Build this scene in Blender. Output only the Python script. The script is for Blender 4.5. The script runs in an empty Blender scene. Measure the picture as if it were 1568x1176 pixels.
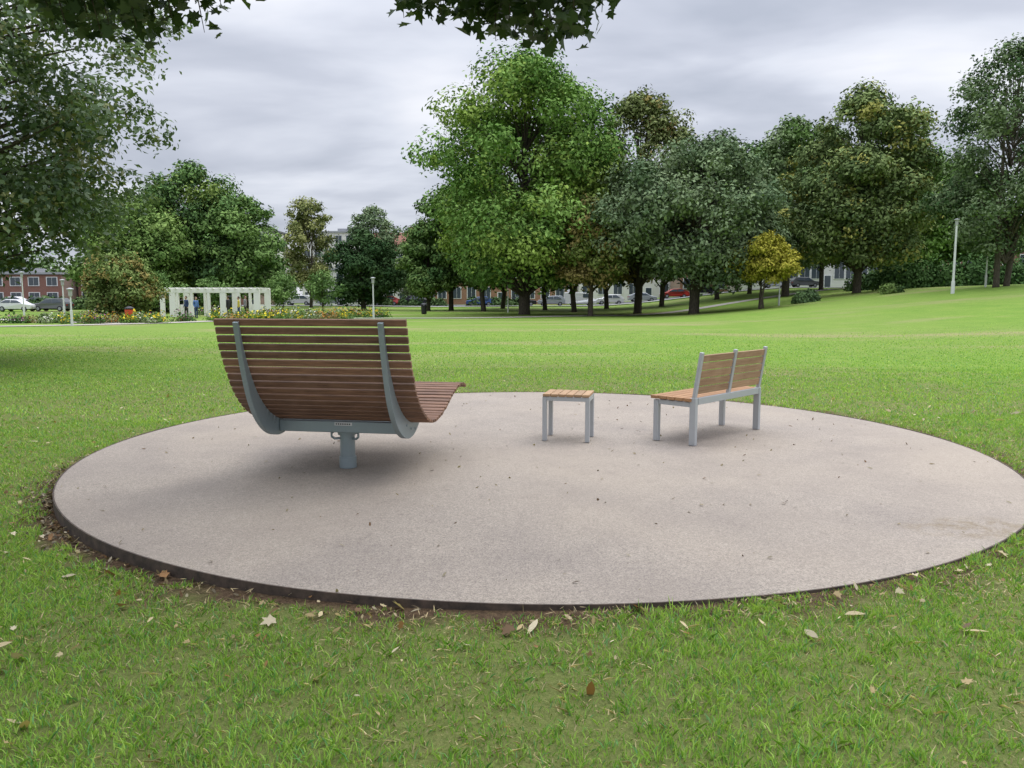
import bpy, math, random
import numpy as np
from mathutils import Vector, Matrix
S=bpy.context.scene
S.view_settings.view_transform='Standard'; S.view_settings.look='None'; S.view_settings.exposure=0; S.view_settings.gamma=1
rng=np.random.default_rng(7); random.seed(7)
DC=(0.25,8.08); DR=4.4

# ------------------------------------------------ terrain height
def sm(t):
    t=np.clip(t,0,1); return t*t*(3-2*t)
def H(x,y):
    x=np.asarray(x,float); y=np.asarray(y,float)
    hill=2.75*sm((x-9)/36)*sm((y-14)/46)
    far=0.5*sm((y-85)/40)
    r=np.hypot(x-DC[0],y-DC[1])
    drop=0.016+0.078*sm((-(x-DC[0])*.85-(y-DC[1])*.2)/4.6+.05)*(1-sm((r-6)/14))
    und=(0.06*np.sin(x*.21+1)*np.cos(y*.17)+0.05*np.sin(x*.09-y*.12))*sm((r-6)/14)
    return hill+far-drop+und

# ------------------------------------------------ node helpers
def newmat(name):
    m=bpy.data.materials.new(name); m.use_nodes=True
    nt=m.node_tree; nt.nodes.clear()
    out=nt.nodes.new('ShaderNodeOutputMaterial')
    return m,nt,out
def N(nt,t,**k):
    n=nt.nodes.new(t)
    for a,b in k.items():
        if a.startswith('i_'): n.inputs[a[2:].replace('_',' ')].default_value=b
        else: setattr(n,a,b)
    return n
def noise(nt,scale,detail=4,rough=.55,vec=None):
    n=N(nt,'ShaderNodeTexNoise'); n.inputs['Scale'].default_value=scale; n.inputs['Detail'].default_value=detail; n.inputs['Roughness'].default_value=rough
    if vec is not None: nt.links.new(vec,n.inputs['Vector'])
    return n.outputs['Fac']
def ramp(nt,fac,stops):
    r=N(nt,'ShaderNodeValToRGB'); e=r.color_ramp.elements
    while len(e)<len(stops): e.new(.5)
    for i,(p,c) in enumerate(stops):
        e[i].position=p; e[i].color=(c[0],c[1],c[2],1) if hasattr(c,'__len__') else (c,c,c,1)
    nt.links.new(fac,r.inputs['Fac']); return r.outputs['Color']
def mix(nt,fac,a,b,mode='MIX'):
    m=N(nt,'ShaderNodeMix',data_type='RGBA',blend_type=mode)
    for sock,v in ((m.inputs[0],fac),(m.inputs[6],a),(m.inputs[7],b)):
        if isinstance(v,(int,float)): sock.default_value=v
        elif isinstance(v,(tuple,list)): sock.default_value=(v[0],v[1],v[2],1)
        else: nt.links.new(v,sock)
    return m.outputs[2]
def math_(nt,op,a,b=None,clamp=False):
    m=N(nt,'ShaderNodeMath',operation=op,use_clamp=clamp)
    for i,v in enumerate((a,b)):
        if v is None: continue
        if isinstance(v,(int,float)): m.inputs[i].default_value=v
        else: nt.links.new(v,m.inputs[i])
    return m.outputs[0]
def coords(nt,kind='Object',scale=None):
    c=N(nt,'ShaderNodeTexCoord').outputs[kind]
    if scale:
        mp=N(nt,'ShaderNodeMapping'); mp.inputs['Scale'].default_value=scale; nt.links.new(c,mp.inputs['Vector']); c=mp.outputs[0]
    return c
def princ(nt,out,col,rough=.6,metal=0,bump=None,bs=.3,bd=.01,spec=.5):
    p=N(nt,'ShaderNodeBsdfPrincipled')
    if isinstance(col,(tuple,list)): p.inputs['Base Color'].default_value=(*col[:3],1)
    else: nt.links.new(col,p.inputs['Base Color'])
    if isinstance(rough,(int,float)): p.inputs['Roughness'].default_value=rough
    else: nt.links.new(rough,p.inputs['Roughness'])
    p.inputs['Metallic'].default_value=metal
    p.inputs['Specular IOR Level'].default_value=spec
    if bump is not None:
        b=N(nt,'ShaderNodeBump'); b.inputs['Strength'].default_value=bs; b.inputs['Distance'].default_value=bd
        nt.links.new(bump,b.inputs['Height']); nt.links.new(b.outputs[0],p.inputs['Normal'])
    nt.links.new(p.outputs[0],out.inputs[0]); return p
def simple(name,col,rough=.6,metal=0,var=.15,scale=8):
    m,nt,out=newmat(name); f=noise(nt,scale,5,.6,coords(nt))
    c=mix(nt,f,tuple(v*(1-var) for v in col),tuple(min(1,v*(1+var)) for v in col))
    princ(nt,out,c,rough,metal); return m
def wood(name,c1,c2,c3=None):
    m,nt,out=newmat(name)
    v=coords(nt,'Object',(3,45,45)); g=noise(nt,1.5,6,.65,v)
    c=ramp(nt,g,[(.3,c1),(.7,c2)])
    at=N(nt,'ShaderNodeAttribute',attribute_name='Col').outputs['Color']
    c=mix(nt,1,c,at,'MULTIPLY')
    w=noise(nt,5,4,.6,coords(nt)); c=mix(nt,ramp(nt,w,[(.45,0.0),(.75,.45)]),c,(c2[0]*1.0,c2[1]*1.1,c2[2]*1.2))
    princ(nt,out,c,.65,0,g,.25,.003); return m
def leafmat(name,rough=.55,trans=0,spec=.25):
    m,nt,out=newmat(name)
    at=N(nt,'ShaderNodeAttribute',attribute_name='Col').outputs['Color']
    if trans==0:
        d=N(nt,'ShaderNodeBsdfDiffuse'); nt.links.new(at,d.inputs['Color']); nt.links.new(d.outputs[0],out.inputs[0]); return m
    p=N(nt,'ShaderNodeBsdfPrincipled'); p.inputs['Roughness'].default_value=rough; p.inputs['Specular IOR Level'].default_value=spec
    nt.links.new(at,p.inputs['Base Color'])
    t=N(nt,'ShaderNodeBsdfTranslucent'); nt.links.new(mix(nt,1,at,(1.2,1.25,.6),'MULTIPLY'),t.inputs['Color'])
    ms=N(nt,'ShaderNodeMixShader'); ms.inputs[0].default_value=trans
    nt.links.new(p.outputs[0],ms.inputs[1]); nt.links.new(t.outputs[0],ms.inputs[2]); nt.links.new(ms.outputs[0],out.inputs[0]); return m

M_leaf=leafmat('foliage'); M_leafn=leafmat('foliage_near',.5,.25); M_grass=leafmat('grass_blade',.6,.3)
def barkmat():
    m,nt,out=newmat('bark'); v=coords(nt,'Object',(6,6,1.2)); f=noise(nt,3,6,.7,v)
    princ(nt,out,ramp(nt,f,[(.3,(.03,.025,.018)),(.7,(.13,.11,.085))]),.9,0,f,.8,.04,.2); return m
M_bark=barkmat()

# ------------------------------------------------ mesh helpers
def obj_from(name,me,mats=(),parent=None):
    o=bpy.data.objects.new(name,me); S.collection.objects.link(o)
    for m in mats: me.materials.append(m)
    if parent: o.parent=parent
    return o
def empty(name,loc=(0,0,0),rz=0):
    e=bpy.data.objects.new(name,None); e.empty_display_size=.3; e.location=loc; e.rotation_euler=(0,0,rz); S.collection.objects.link(e); return e
def np_mesh(name,V,nper,ncol=None):
    nv=len(V); nf=nv//nper
    me=bpy.data.meshes.new(name); me.vertices.add(nv); me.vertices.foreach_set('co',V.astype(np.float32).ravel())
    me.loops.add(nv); me.loops.foreach_set('vertex_index',np.arange(nv,dtype=np.int32))
    me.polygons.add(nf); me.polygons.foreach_set('loop_start',np.arange(0,nv,nper,dtype=np.int32))
    me.update(calc_edges=True)
    if ncol is not None:
        a=me.color_attributes.new('Col','FLOAT_COLOR','POINT')
        c=np.ones((nv,4),np.float32); c[:,:3]=ncol; a.data.foreach_set('color',c.ravel())
    return me
def nrmz(a): return a/np.maximum(np.linalg.norm(a,axis=1,keepdims=True),1e-6)
def leaves(name,C,Nn,size,col,aspect=.55,parent=None,mat=None,hang=0):
    n=len(C); Nn=nrmz(Nn); R=rng.normal(size=(n,3)); 
    if hang: R[:,2]-=hang
    t=nrmz(R-(R*Nn).sum(1,keepdims=True)*Nn); b=np.cross(Nn,t); s=size.reshape(-1,1)
    P=np.empty((n,4,3)); P[:,0]=C-t*s; P[:,1]=C+b*s*aspect+Nn*s*.18+t*s*.1; P[:,2]=C+t*s; P[:,3]=C-b*s*aspect+Nn*s*.18+t*s*.1
    me=np_mesh(name,P.reshape(-1,3),4,np.repeat(np.clip(col,0,1),4,axis=0))
    return obj_from(name,me,[mat or M_leaf],parent)

class MB:
    def __init__(s): s.v=[];s.f=[];s.m=[];s.c=[]
    def add(s,vs,fs,mat=0,c=1.0):
        o=len(s.v); s.v+= [tuple(v) for v in vs]; s.c+=[c]*len(vs)
        for f in fs: s.f.append([i+o for i in f]); s.m.append(mat)
    def box(s,c,d,mat=0,R=None,col=1.0):
        vs=[]
        for z in (-.5,.5):
            for (x,y) in ((-.5,-.5),(.5,-.5),(.5,.5),(-.5,.5)):
                p=Vector((x*d[0],y*d[1],z*d[2]))
                if R is not None: p=R@p
                vs.append(p+Vector(c))
        s.add(vs,[(3,2,1,0),(4,5,6,7),(0,1,5,4),(1,2,6,5),(2,3,7,6),(3,0,4,7)],mat,col)
    def tube(s,path,rad,n=8,mat=0,cap=True):
        P=[Vector(p) for p in path]; vs=[]
        for i,p in enumerate(P):
            d=(P[min(i+1,len(P)-1)]-P[max(i-1,0)]).normalized()
            a=d.cross(Vector((0,1,0)) if abs(d.y)<.9 else Vector((1,0,0))).normalized(); b=d.cross(a)
            for k in range(n):
                t=2*math.pi*k/n; vs.append(p+(a*math.cos(t)+b*math.sin(t))*rad[i])
        fs=[]
        for i in range(len(P)-1):
            for k in range(n): fs.append((i*n+k,(i+1)*n+k,(i+1)*n+(k+1)%n,i*n+(k+1)%n))
        if cap: fs.append(tuple(range(n))); fs.append(tuple(reversed(range((len(P)-1)*n,len(P)*n))))
        s.add(vs,fs,mat)
    def extr(s,prof,x0,x1,mat=0,axis=0):
        n=len(prof); vs=[(x0,a,b) for a,b in prof]+[(x1,a,b) for a,b in prof]
        fs=[tuple(range(n)),tuple(reversed(range(n,2*n)))]+[(i,i+n,(i+1)%n+n,(i+1)%n) for i in range(n)]
        s.add(vs,fs,mat)
    def make(s,name,mats,parent=None,bevel=0,smooth=False,loc=(0,0,0),rz=0):
        me=bpy.data.meshes.new(name); me.from_pydata(s.v,[],s.f); 
        me.polygons.foreach_set('material_index',s.m)
        a=me.color_attributes.new('Col','FLOAT_COLOR','POINT'); c=np.ones((len(s.v),4),np.float32); c[:,:3]=np.array(s.c).reshape(-1,1); a.data.foreach_set('color',c.ravel())
        if smooth: me.polygons.foreach_set('use_smooth',[True]*len(s.f))
        import bmesh
        bm=bmesh.new(); bm.from_mesh(me); bmesh.ops.recalc_face_normals(bm,faces=bm.faces); bm.to_mesh(me); bm.free()
        o=obj_from(name,me,mats,parent); o.location=loc; o.rotation_euler=(0,0,rz)
        if bevel:
            b=o.modifiers.new('bevel','BEVEL'); b.width=bevel; b.segments=2; b.limit_method='ANGLE'
        return o

# ------------------------------------------------ ground
def axis(lo,hi,c,fine,span,grow=1.12):
    a=[c]; st=fine
    while a[-1]<hi:
        if a[-1]-c>span: st*=grow
        a.append(a[-1]+st)
    b=[c]; st=fine
    while b[-1]>lo:
        if c-b[-1]>span: st*=grow
        b.append(b[-1]-st)
    return np.array(sorted(set(a+b)))
xs=axis(-1500,1500,0.25,.22,8,1.06); ys=axis(-60,2500,8,.22,9,1.06)
X,Y=np.meshgrid(xs,ys); Z=H(X,Y)
nx,ny=len(xs),len(ys)
V=np.stack([X,Y,Z],-1).reshape(-1,3)
me=bpy.data.meshes.new('lawn'); me.vertices.add(len(V)); me.vertices.foreach_set('co',V.astype(np.float32).ravel())
i=np.arange(nx*(ny-1)).reshape(ny-1,nx)[:,:-1].ravel(); F=np.stack([i,i+1,i+1+nx,i+nx],1)
me.loops.add(F.size); me.loops.foreach_set('vertex_index',F.astype(np.int32).ravel()); me.polygons.add(len(F)); me.polygons.foreach_set('loop_start',np.arange(0,F.size,4,dtype=np.int32)); me.update(calc_edges=True)
me.polygons.foreach_set('use_smooth',[True]*len(F))
def lawnmat():
    m,nt,out=newmat('lawn'); co=coords(nt)
    big=noise(nt,.09,4,.6,co); mid=noise(nt,.7,5,.65,co); fine=noise(nt,22,6,.75,co)
    c=ramp(nt,mid,[(.3,(.135,.245,.034)),(.5,(.175,.29,.042)),(.72,(.225,.31,.058))])
    c=mix(nt,ramp(nt,big,[(.35,0.),(.7,.55)]),c,(.24,.29,.08))
    st=coords(nt,'Object',(.35,1.1,1)); dr=noise(nt,.16,5,.6,st)
    c=mix(nt,ramp(nt,dr,[(.51,0.),(.63,.85)]),c,(.34,.29,.15))
    f2=noise(nt,6,6,.8,co)
    c=mix(nt,ramp(nt,f2,[(.35,.0),(.75,.5)]),c,(.09,.17,.025))
    c=mix(nt,ramp(nt,fine,[(.35,.5),(.6,0.)]),c,(.06,.10,.02))
    sp=N(nt,'ShaderNodeSeparateXYZ'); nt.links.new(co,sp.inputs[0])
    dx=math_(nt,'SUBTRACT',sp.outputs[0],DC[0]); dy=math_(nt,'SUBTRACT',sp.outputs[1],DC[1])
    r=math_(nt,'SQRT',math_(nt,'ADD',math_(nt,'MULTIPLY',dx,dx),math_(nt,'MULTIPLY',dy,dy)))
    r2=math_(nt,'ADD',r,math_(nt,'MULTIPLY',math_(nt,'SUBTRACT',noise(nt,2.2,5,.6,co),.5),-.7))
    mr=N(nt,'ShaderNodeMapRange'); nt.links.new(r2,mr.inputs[0]); mr.inputs[1].default_value=4.5; mr.inputs[2].default_value=4.72; mr.inputs[3].default_value=1; mr.inputs[4].default_value=0
    soil=ramp(nt,noise(nt,30,8,.85,co),[(.35,(.02,.014,.009)),(.65,(.15,.10,.06))])
    mr2=N(nt,'ShaderNodeMapRange'); nt.links.new(r,mr2.inputs[0]); mr2.inputs[1].default_value=8; mr2.inputs[2].default_value=13; mr2.inputs[3].default_value=.7; mr2.inputs[4].default_value=0
    th=ramp(nt,noise(nt,60,5,.8,co),[(.3,(.04,.055,.014)),(.7,(.22,.20,.09))])
    c=mix(nt,mr2.outputs[0],c,th)
    c=mix(nt,mr.outputs[0],c,soil)
    princ(nt,out,c,.9,0,fine,.7,.03,.1); return m
obj_from('lawn_ground',me,[lawnmat()])

# ------------------------------------------------ grass blades
def vnoise(x,y,s,seed):
    r=np.random.default_rng(seed); G=r.random((128,128)); x=x*s+500; y=y*s+500
    xi=np.floor(x).astype(int); yi=np.floor(y).astype(int); fx=x-xi; fy=y-yi; fx=fx*fx*(3-2*fx); fy=fy*fy*(3-2*fy)
    g=lambda a,b:G[a%128,b%128]
    return (g(xi,yi)*(1-fx)+g(xi+1,yi)*fx)*(1-fy)+(g(xi,yi+1)*(1-fx)+g(xi+1,yi+1)*fx)*fy
def blades(name,x0,x1,y0,y1,dens,hh,w,cond,fade=None,drym=1.0):
    n=int((x1-x0)*(y1-y0)*dens); x=rng.uniform(x0,x1,n); y=rng.uniform(y0,y1,n)
    k=cond(x,y); x=x[k];y=y[k]
    if fade is not None:
        k=rng.random(len(x))<fade(x,y); x=x[k]; y=y[k]
    r=np.hypot(x-DC[0],y-DC[1])
    lf=np.clip(.25+(-(x-DC[0])*.85-(y-DC[1])*.3)/4,0.05,1.2)
    edge=DR+.012+.26*lf*vnoise(x,y,3.1,12)*vnoise(x,y,11,13)*1.6
    pn=.5*vnoise(x,y,1.1,1)+.3*vnoise(x,y,3.2,2)+.2*vnoise(x,y,9,3); pn=(pn-.5)*4
    tuft=vnoise(x,y,19,4)
    keep=(r>edge)&(rng.random(len(x))<np.clip(.76+.28*pn+.8*(tuft-.5),.2,1)); x=x[keep];y=y[keep];pn=pn[keep]; r=r[keep]; tuft=tuft[keep]
    n=len(x); z=H(x,y)-.003
    a=rng.uniform(0,2*np.pi,n); h=hh*rng.uniform(.4,1.3,n)*(1+.15*np.clip(pn,-1,1)+.7*(tuft-.5)); ww=w*rng.uniform(.6,1.3,n)
    la=rng.uniform(0,2*np.pi,n); lean=h*rng.uniform(.1,1.2,n)
    dry=(rng.random(n)<np.clip((.08-.22*pn+.20*np.exp(-(r-DR)*3.0))*drym,.02,.6)); lean=np.where(dry,lean*1.8,lean); h=np.where(dry,h*.6,h)
    dx=np.cos(a)*ww/2; dy=np.sin(a)*ww/2; lx=np.cos(la)*lean; ly=np.sin(la)*lean
    P=np.empty((n,5,3))
    P[:,0]=np.stack([x-dx,y-dy,z],1); P[:,1]=np.stack([x+dx,y+dy,z],1)
    P[:,2]=np.stack([x+dx*.8+lx*.35,y+dy*.8+ly*.35,z+h*.6],1); P[:,3]=np.stack([x+lx,y+ly,z+h*.95],1); P[:,4]=np.stack([x-dx*.8+lx*.35,y-dy*.8+ly*.35,z+h*.6],1)
    g=np.clip(rng.random(n)+.22*pn,0,1)[:,None]; c1=np.array([.13,.30,.035]); c2=np.array([.42,.60,.13]); col=c1*(1-g)+c2*g
    bl=rng.random(n)<.12; col[bl]=np.array([.16,.36,.13])*rng.uniform(.8,1.2,(bl.sum(),1))
    col[dry]=np.array([.50,.42,.24])*rng.uniform(.4,1.3,(dry.sum(),1))
    return np_mesh(name,P.reshape(-1,3),5,np.repeat(col,5,axis=0))
outside=lambda x,y: np.hypot(x-DC[0],y-DC[1])>DR
meshes=[blades('grass',-5,5,1.7,5.2,7500,.035,.0052,lambda x,y:(np.abs(x)<.9*y+1.0)&outside(x,y)),
 blades('grass',-9,9,5.2,10,2900,.034,.0078,lambda x,y:(np.abs(x)<.8*y+1)&outside(x,y)),
 blades('grass',-14,14,10,17,800,.033,.013,lambda x,y:(np.abs(x)<.8*y+1)&outside(x,y),None,.7),
 blades('grass',-30,30,17,38,260,.030,.020,lambda x,y:(np.abs(x)<.75*y+1),lambda x,y:np.clip(1-(y-17)/21,0,1)**1.2,.5)]
ge=empty('grass')
for mm in meshes: obj_from('blades',mm,[M_grass],ge)

# ------------------------------------------------ paved circle
def resinmat():
    m,nt,out=newmat('resin_gravel'); co=coords(nt)
    v=N(nt,'ShaderNodeTexVoronoi'); v.inputs['Scale'].default_value=150; nt.links.new(co,v.inputs['Vector'])
    sp=ramp(nt,v.outputs['Color'],[(.1,(.10,.085,.075)),(.45,(.27,.235,.20)),(.85,(.50,.44,.37))])
    v3=N(nt,'ShaderNodeTexVoronoi'); v3.inputs['Scale'].default_value=60; nt.links.new(co,v3.inputs['Vector'])
    sp=mix(nt,.3,sp,ramp(nt,v3.outputs['Color'],[(.2,(.17,.15,.135)),(.8,(.39,.345,.29))]))
    c=mix(nt,.42,sp,(.285,.245,.205))
    st=noise(nt,.9,6,.65,co); c=mix(nt,ramp(nt,st,[(.42,0.),(.72,.42)]),c,(.145,.125,.12))
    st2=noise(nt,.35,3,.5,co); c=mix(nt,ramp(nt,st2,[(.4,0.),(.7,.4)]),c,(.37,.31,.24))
    st3=noise(nt,7,6,.8,co); c=mix(nt,ramp(nt,st3,[(.55,0.),(.75,.35)]),c,(.13,.11,.095))
    s=N(nt,'ShaderNodeSeparateXYZ'); nt.links.new(co,s.inputs[0])
    gx=math_(nt,'DIVIDE',math_(nt,'SUBTRACT',s.outputs[0],2.85),.6); gy=math_(nt,'DIVIDE',math_(nt,'SUBTRACT',s.outputs[1],-3.1),.3)
    g=math_(nt,'SUBTRACT',1,math_(nt,'ADD',math_(nt,'MULTIPLY',gx,gx),math_(nt,'MULTIPLY',gy,gy)),True)
    g=math_(nt,'MULTIPLY',g,ramp(nt,noise(nt,9,7,.8,co),[(.45,0.),(.6,.7)]))
    c=mix(nt,g,c,(.17,.125,.06))
    princ(nt,out,c,.85,0,v.outputs['Distance'],.4,.004,.3); return m
pe=empty('paved_circle',(DC[0],DC[1],0))
nseg=160; mb=MB()
ring=[(DR*math.cos(2*math.pi*k/nseg),DR*math.sin(2*math.pi*k/nseg)) for k in range(nseg)]
mb.add([(x,y,-.004) for x,y in ring]+[(x,y,-.2) for x,y in ring],[tuple(range(nseg))]+[(k,(k+1)%nseg,(k+1)%nseg+nseg,k+nseg) for k in range(nseg)])
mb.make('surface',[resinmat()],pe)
mb=MB(); vs=[]; Rr=[(DR-.001,-.2),(DR-.001,.0),(DR+.009,.0),(DR+.009,-.2)]
for k in range(nseg):
    t=2*math.pi*k/nseg
    for r,z in Rr: vs.append((r*math.cos(t),r*math.sin(t),z+(.002*math.sin(t*7)+.0015*math.sin(t*17) if z==0 else 0)))
fs=[(4*k+j,4*((k+1)%nseg)+j,4*((k+1)%nseg)+(j+1)%4,4*k+(j+1)%4) for k in range(nseg) for j in range(4)]
mb.add(vs,fs)
m,nt,out=newmat('edging_steel'); f=noise(nt,14,6,.7,coords(nt)); princ(nt,out,ramp(nt,f,[(.3,(.03,.025,.022)),(.7,(.12,.085,.065))]),.8,.2,f,.5,.004)
mb.make('edging',[m],pe)

# ------------------------------------------------ fallen leaves / debris
def leafpoly(n,cx,cy,cz,size,cols,lobed=True,flat=.35,narrow=1.0):
    if lobed: A=[(0,-.5),(.22,-.38),(.5,-.3),(.3,-.05),(.5,.25),(.2,.2),(0,.6),(-.2,.2),(-.5,.25),(-.3,-.05),(-.5,-.3),(-.22,-.38)]
    else: A=[(0,-.5),(.16,-.25),(.2,0),(.13,.3),(0,.55),(-.13,.3),(-.2,0),(-.16,-.25)]
    A=np.array(A); K=len(A); A[:,0]*=narrow
    Nn=rng.normal(size=(n,3))*flat; Nn[:,2]+=1; Nn=nrmz(Nn); R=rng.normal(size=(n,3)); t=nrmz(R-(R*Nn).sum(1,keepdims=True)*Nn); b=np.cross(Nn,t)
    C=np.stack([cx,cy,cz],1); s=size.reshape(-1,1)
    P=np.empty((n,K,3)); curl=rng.uniform(-.1,.6,(n,1))
    for k in range(K): P[:,k]=C+(t*A[k,1]+b*A[k,0])*s+Nn*s*curl*abs(A[k,0])
    return np_mesh('leaves',P.reshape(-1,3),K,np.repeat(cols,K,axis=0))
n=1500; x=rng.uniform(-6,7,n); y=rng.uniform(1.8,13,n)
n2=200; th=rng.normal(-math.pi/2-.25,.9,n2); rr=DR+.03+np.abs(rng.normal(0,.3,n2)); x=np.concatenate([x,DC[0]+rr*np.cos(th)]); y=np.concatenate([y,DC[1]+rr*np.sin(th)])
r=np.hypot(x-DC[0],y-DC[1]); ins=(r<DR); keep=(~ins)|(rng.random(len(x))<.6); keep&=~((~ins)&(y>5)&(rng.random(len(x))<.5)); x=x[keep];y=y[keep];ins=ins[keep]; n=len(x)
z=np.where(ins,.004,H(x,y)+.024); size=np.where(ins,rng.uniform(.006,.034,n),rng.uniform(.014,.045,n)); big=rng.random(n)<.09; size=np.where(big&~ins,.072,size)
pal=np.array([[.42,.32,.16],[.55,.45,.27],[.28,.15,.06],[.6,.52,.36],[.18,.11,.055]]); cols=pal[rng.integers(0,5,n)]*rng.uniform(.7,1.1,(n,1))
cols[ins]*=.5
fe=empty('fallen_leaves'); half=rng.random(n)<.35
for sel,lob in ((half,True),(~half,False)): obj_from('leaf_litter',leafpoly(sel.sum(),x[sel],y[sel],z[sel],size[sel]*(1.1 if lob else 1.5),cols[sel],lob,.5,.8),[M_leafn],fe)
n=2000; th=rng.normal(-math.pi/2+.1,.8,n); rr=DR+.03+np.abs(rng.normal(0,.28,n)); x=DC[0]+rr*np.cos(th); y=DC[1]+rr*np.sin(th); k=vnoise(x,y,2.5,9)>.54; x=x[k];y=y[k]; n=len(x)
obj_from('clippings',leafpoly(n,x,y,H(x,y)+.026,rng.uniform(.02,.055,n),np.array([.50,.40,.22])*rng.uniform(.5,1.15,(n,1)),False,.3,.24),[M_leafn],fe)
n=1500; th=rng.normal(-math.pi+.42,.33,n); rr=DR+.02+np.abs(rng.normal(0,.12,n)); x=DC[0]+rr*np.cos(th); y=DC[1]+rr*np.sin(th)
obj_from('soil_litter',leafpoly(n,x,y,H(x,y)+rng.uniform(.003,.015,n),rng.uniform(.012,.05,n),pal[rng.integers(0,5,n)]*rng.uniform(.12,.6,(n,1)),False,.5,.9),[M_leafn],fe)

# ------------------------------------------------ furniture materials
M_gal=simple('grey_steel',(.27,.325,.35),.45,.35,.1,6)
M_sil=simple('silver_paint',(.42,.44,.46),.4,.3,.06,6)
M_dark=simple('dark_metal',(.04,.04,.045),.5,.4)
M_woodd=wood('dark_red_wood',(.085,.040,.024),(.25,.13,.073))
M_woodl=wood('light_wood',(.26,.15,.075),(.45,.29,.16))
M_woodo=wood('orange_wood',(.24,.12,.05),(.42,.23,.11))
M_lab=simple('label_plate',(.6,.6,.6),.4)
def crspline(P,n):
    P=[Vector((p[0],p[1])) for p in P]; out=[]
    Q=[2*P[0]-P[1]]+P+[2*P[-1]-P[-2]]
    for i in range(1,len(Q)-2):
        for k in range(n):
            t=k/n; a,b,c,d=Q[i-1],Q[i],Q[i+1],Q[i+2]
            out.append(.5*((2*b)+(-a+c)*t+(2*a-5*b+4*c-d)*t*t+(-a+3*b-3*c+d)*t**3))
    out.append(P[-1]); return out
# ---- swivel lounger (local: x across, y forward, z up)
LG=empty('swivel_lounger_bench',(-1.473,6.83,0),-math.radians(9.5))
prof=crspline([(-.76,1.34),(-.70,1.13),(-.61,.92),(-.47,.70),(-.27,.53),(-.02,.44),(.25,.455),(.5,.52),(.75,.60),(.97,.645),(1.17,.64),(1.27,.61)],14)
L=[0]
for a,b in zip(prof,prof[1:]): L.append(L[-1]+(b-a).length)
def at(s):
    for i in range(len(L)-1):
        if L[i+1]>=s or i==len(L)-2:
            t=(s-L[i])/(L[i+1]-L[i]); p=prof[i].lerp(prof[i+1],t); d=(prof[i+1]-prof[i]).normalized(); return p,d
nsl=37; pitch=(L[-1]-.048)/(nsl-1); mb=MB()
for k in range(nsl):
    s=.024+pitch*k; p,d=at(s); ang=math.atan2(d.y,d.x)
    R=Matrix.Rotation(ang+random.uniform(-.02,.02),3,'X')
    mb.box((random.uniform(-.003,.003),p.x,p.y),(1.60,pitch-.0155,.028),0,R,random.uniform(.65,1.3))
mb.make('slats',[M_woodd],LG,.004)
mb=MB()
for sx in (-.60,.60):
    inner=[];outer=[]
    S0=L[-1]*.005; S1=L[-1]*.55
    for k in range(41):
        t=k/40; p,d=at(S0+(S1-S0)*t); nrm=Vector((d.y,-d.x))
        if nrm.y>0 and nrm.x>0: nrm=-nrm
        th=.03+.135*max(0,math.sin(math.pi*min(1,t**1.9)))
        inner.append(p+nrm*.016); outer.append(p+nrm*(.016+th))
    n=len(inner); w0,w1=sx-.022,sx+.022
    vs=[(w0,q.x,q.y) for q in inner]+[(w0,q.x,q.y) for q in outer]+[(w1,q.x,q.y) for q in inner]+[(w1,q.x,q.y) for q in outer]
    fs=[]
    for i2 in range(n-1):
        fs+=[(i2,i2+1,n+i2+1,n+i2),(2*n+i2,3*n+i2,3*n+i2+1,2*n+i2+1),(n+i2,n+i2+1,3*n+i2+1,3*n+i2),(i2,2*n+i2,2*n+i2+1,i2+1)]
    fs+=[(0,n,3*n,2*n),(n-1,3*n-1,4*n-1,2*n-1)]
    mb.add(vs,fs)
    for k in range(14):
        p,d=at(S1-.05+(L[-1]-.1-S1)*k/13); p2,_=at(S1-.05+(L[-1]-.1-S1)*(k+1)/13)
        c=(p+p2)/2; mb.box((sx*.98,c.x,c.y-.04),(.036,(p2-p).length+.004,.045),0,Matrix.Rotation(math.atan2((p2-p).y,(p2-p).x),3,'X'))
    for yy,zz in ((-.10,.385),(.02,.365),(-.22,.43)):
        mb.tube([(sx-.029,yy,zz),(sx+.029,yy,zz)],[.012,.012],8)
mb.make('curved_ribs',[M_gal],LG,.003)
mb=MB(); mb.box((0,-.09,.385),(1.155,.10,.10)); mb.box((0,.16,.375),(1.155,.06,.06)); mb.box((0,.035,.375),(.30,.185,.05))
mb.make('cross_beam',[M_gal],LG,.008)
mb=MB(); mb.tube([(0,0,.0),(0,0,.10)],[.076,.076],28); mb.tube([(0,0,.10),(0,0,.36)],[.066,.066],28); mb.tube([(0,0,.30),(0,0,.349)],[.085,.085],28)
for sx in (-1,1):
    mb.tube([(sx*.06,-.03,.335),(sx*.10,-.05,.335),(sx*.125,-.06,.315),(sx*.125,-.06,.285),(sx*.10,-.05,.265),(sx*.06,-.03,.265)],[.011]*6,8)
mb.make('swivel_post',[M_gal],LG,0,False)
mb=MB(); mb.box((.02,-.142,.413),(.16,.004,.028)); mb.make('label',[M_lab],LG)
mb=MB()
for k in range(7): mb.box((-.042+k*.02,-.1450,.413),(.012,.002,.012))
mb.make('label_text',[M_dark],LG)

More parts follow.
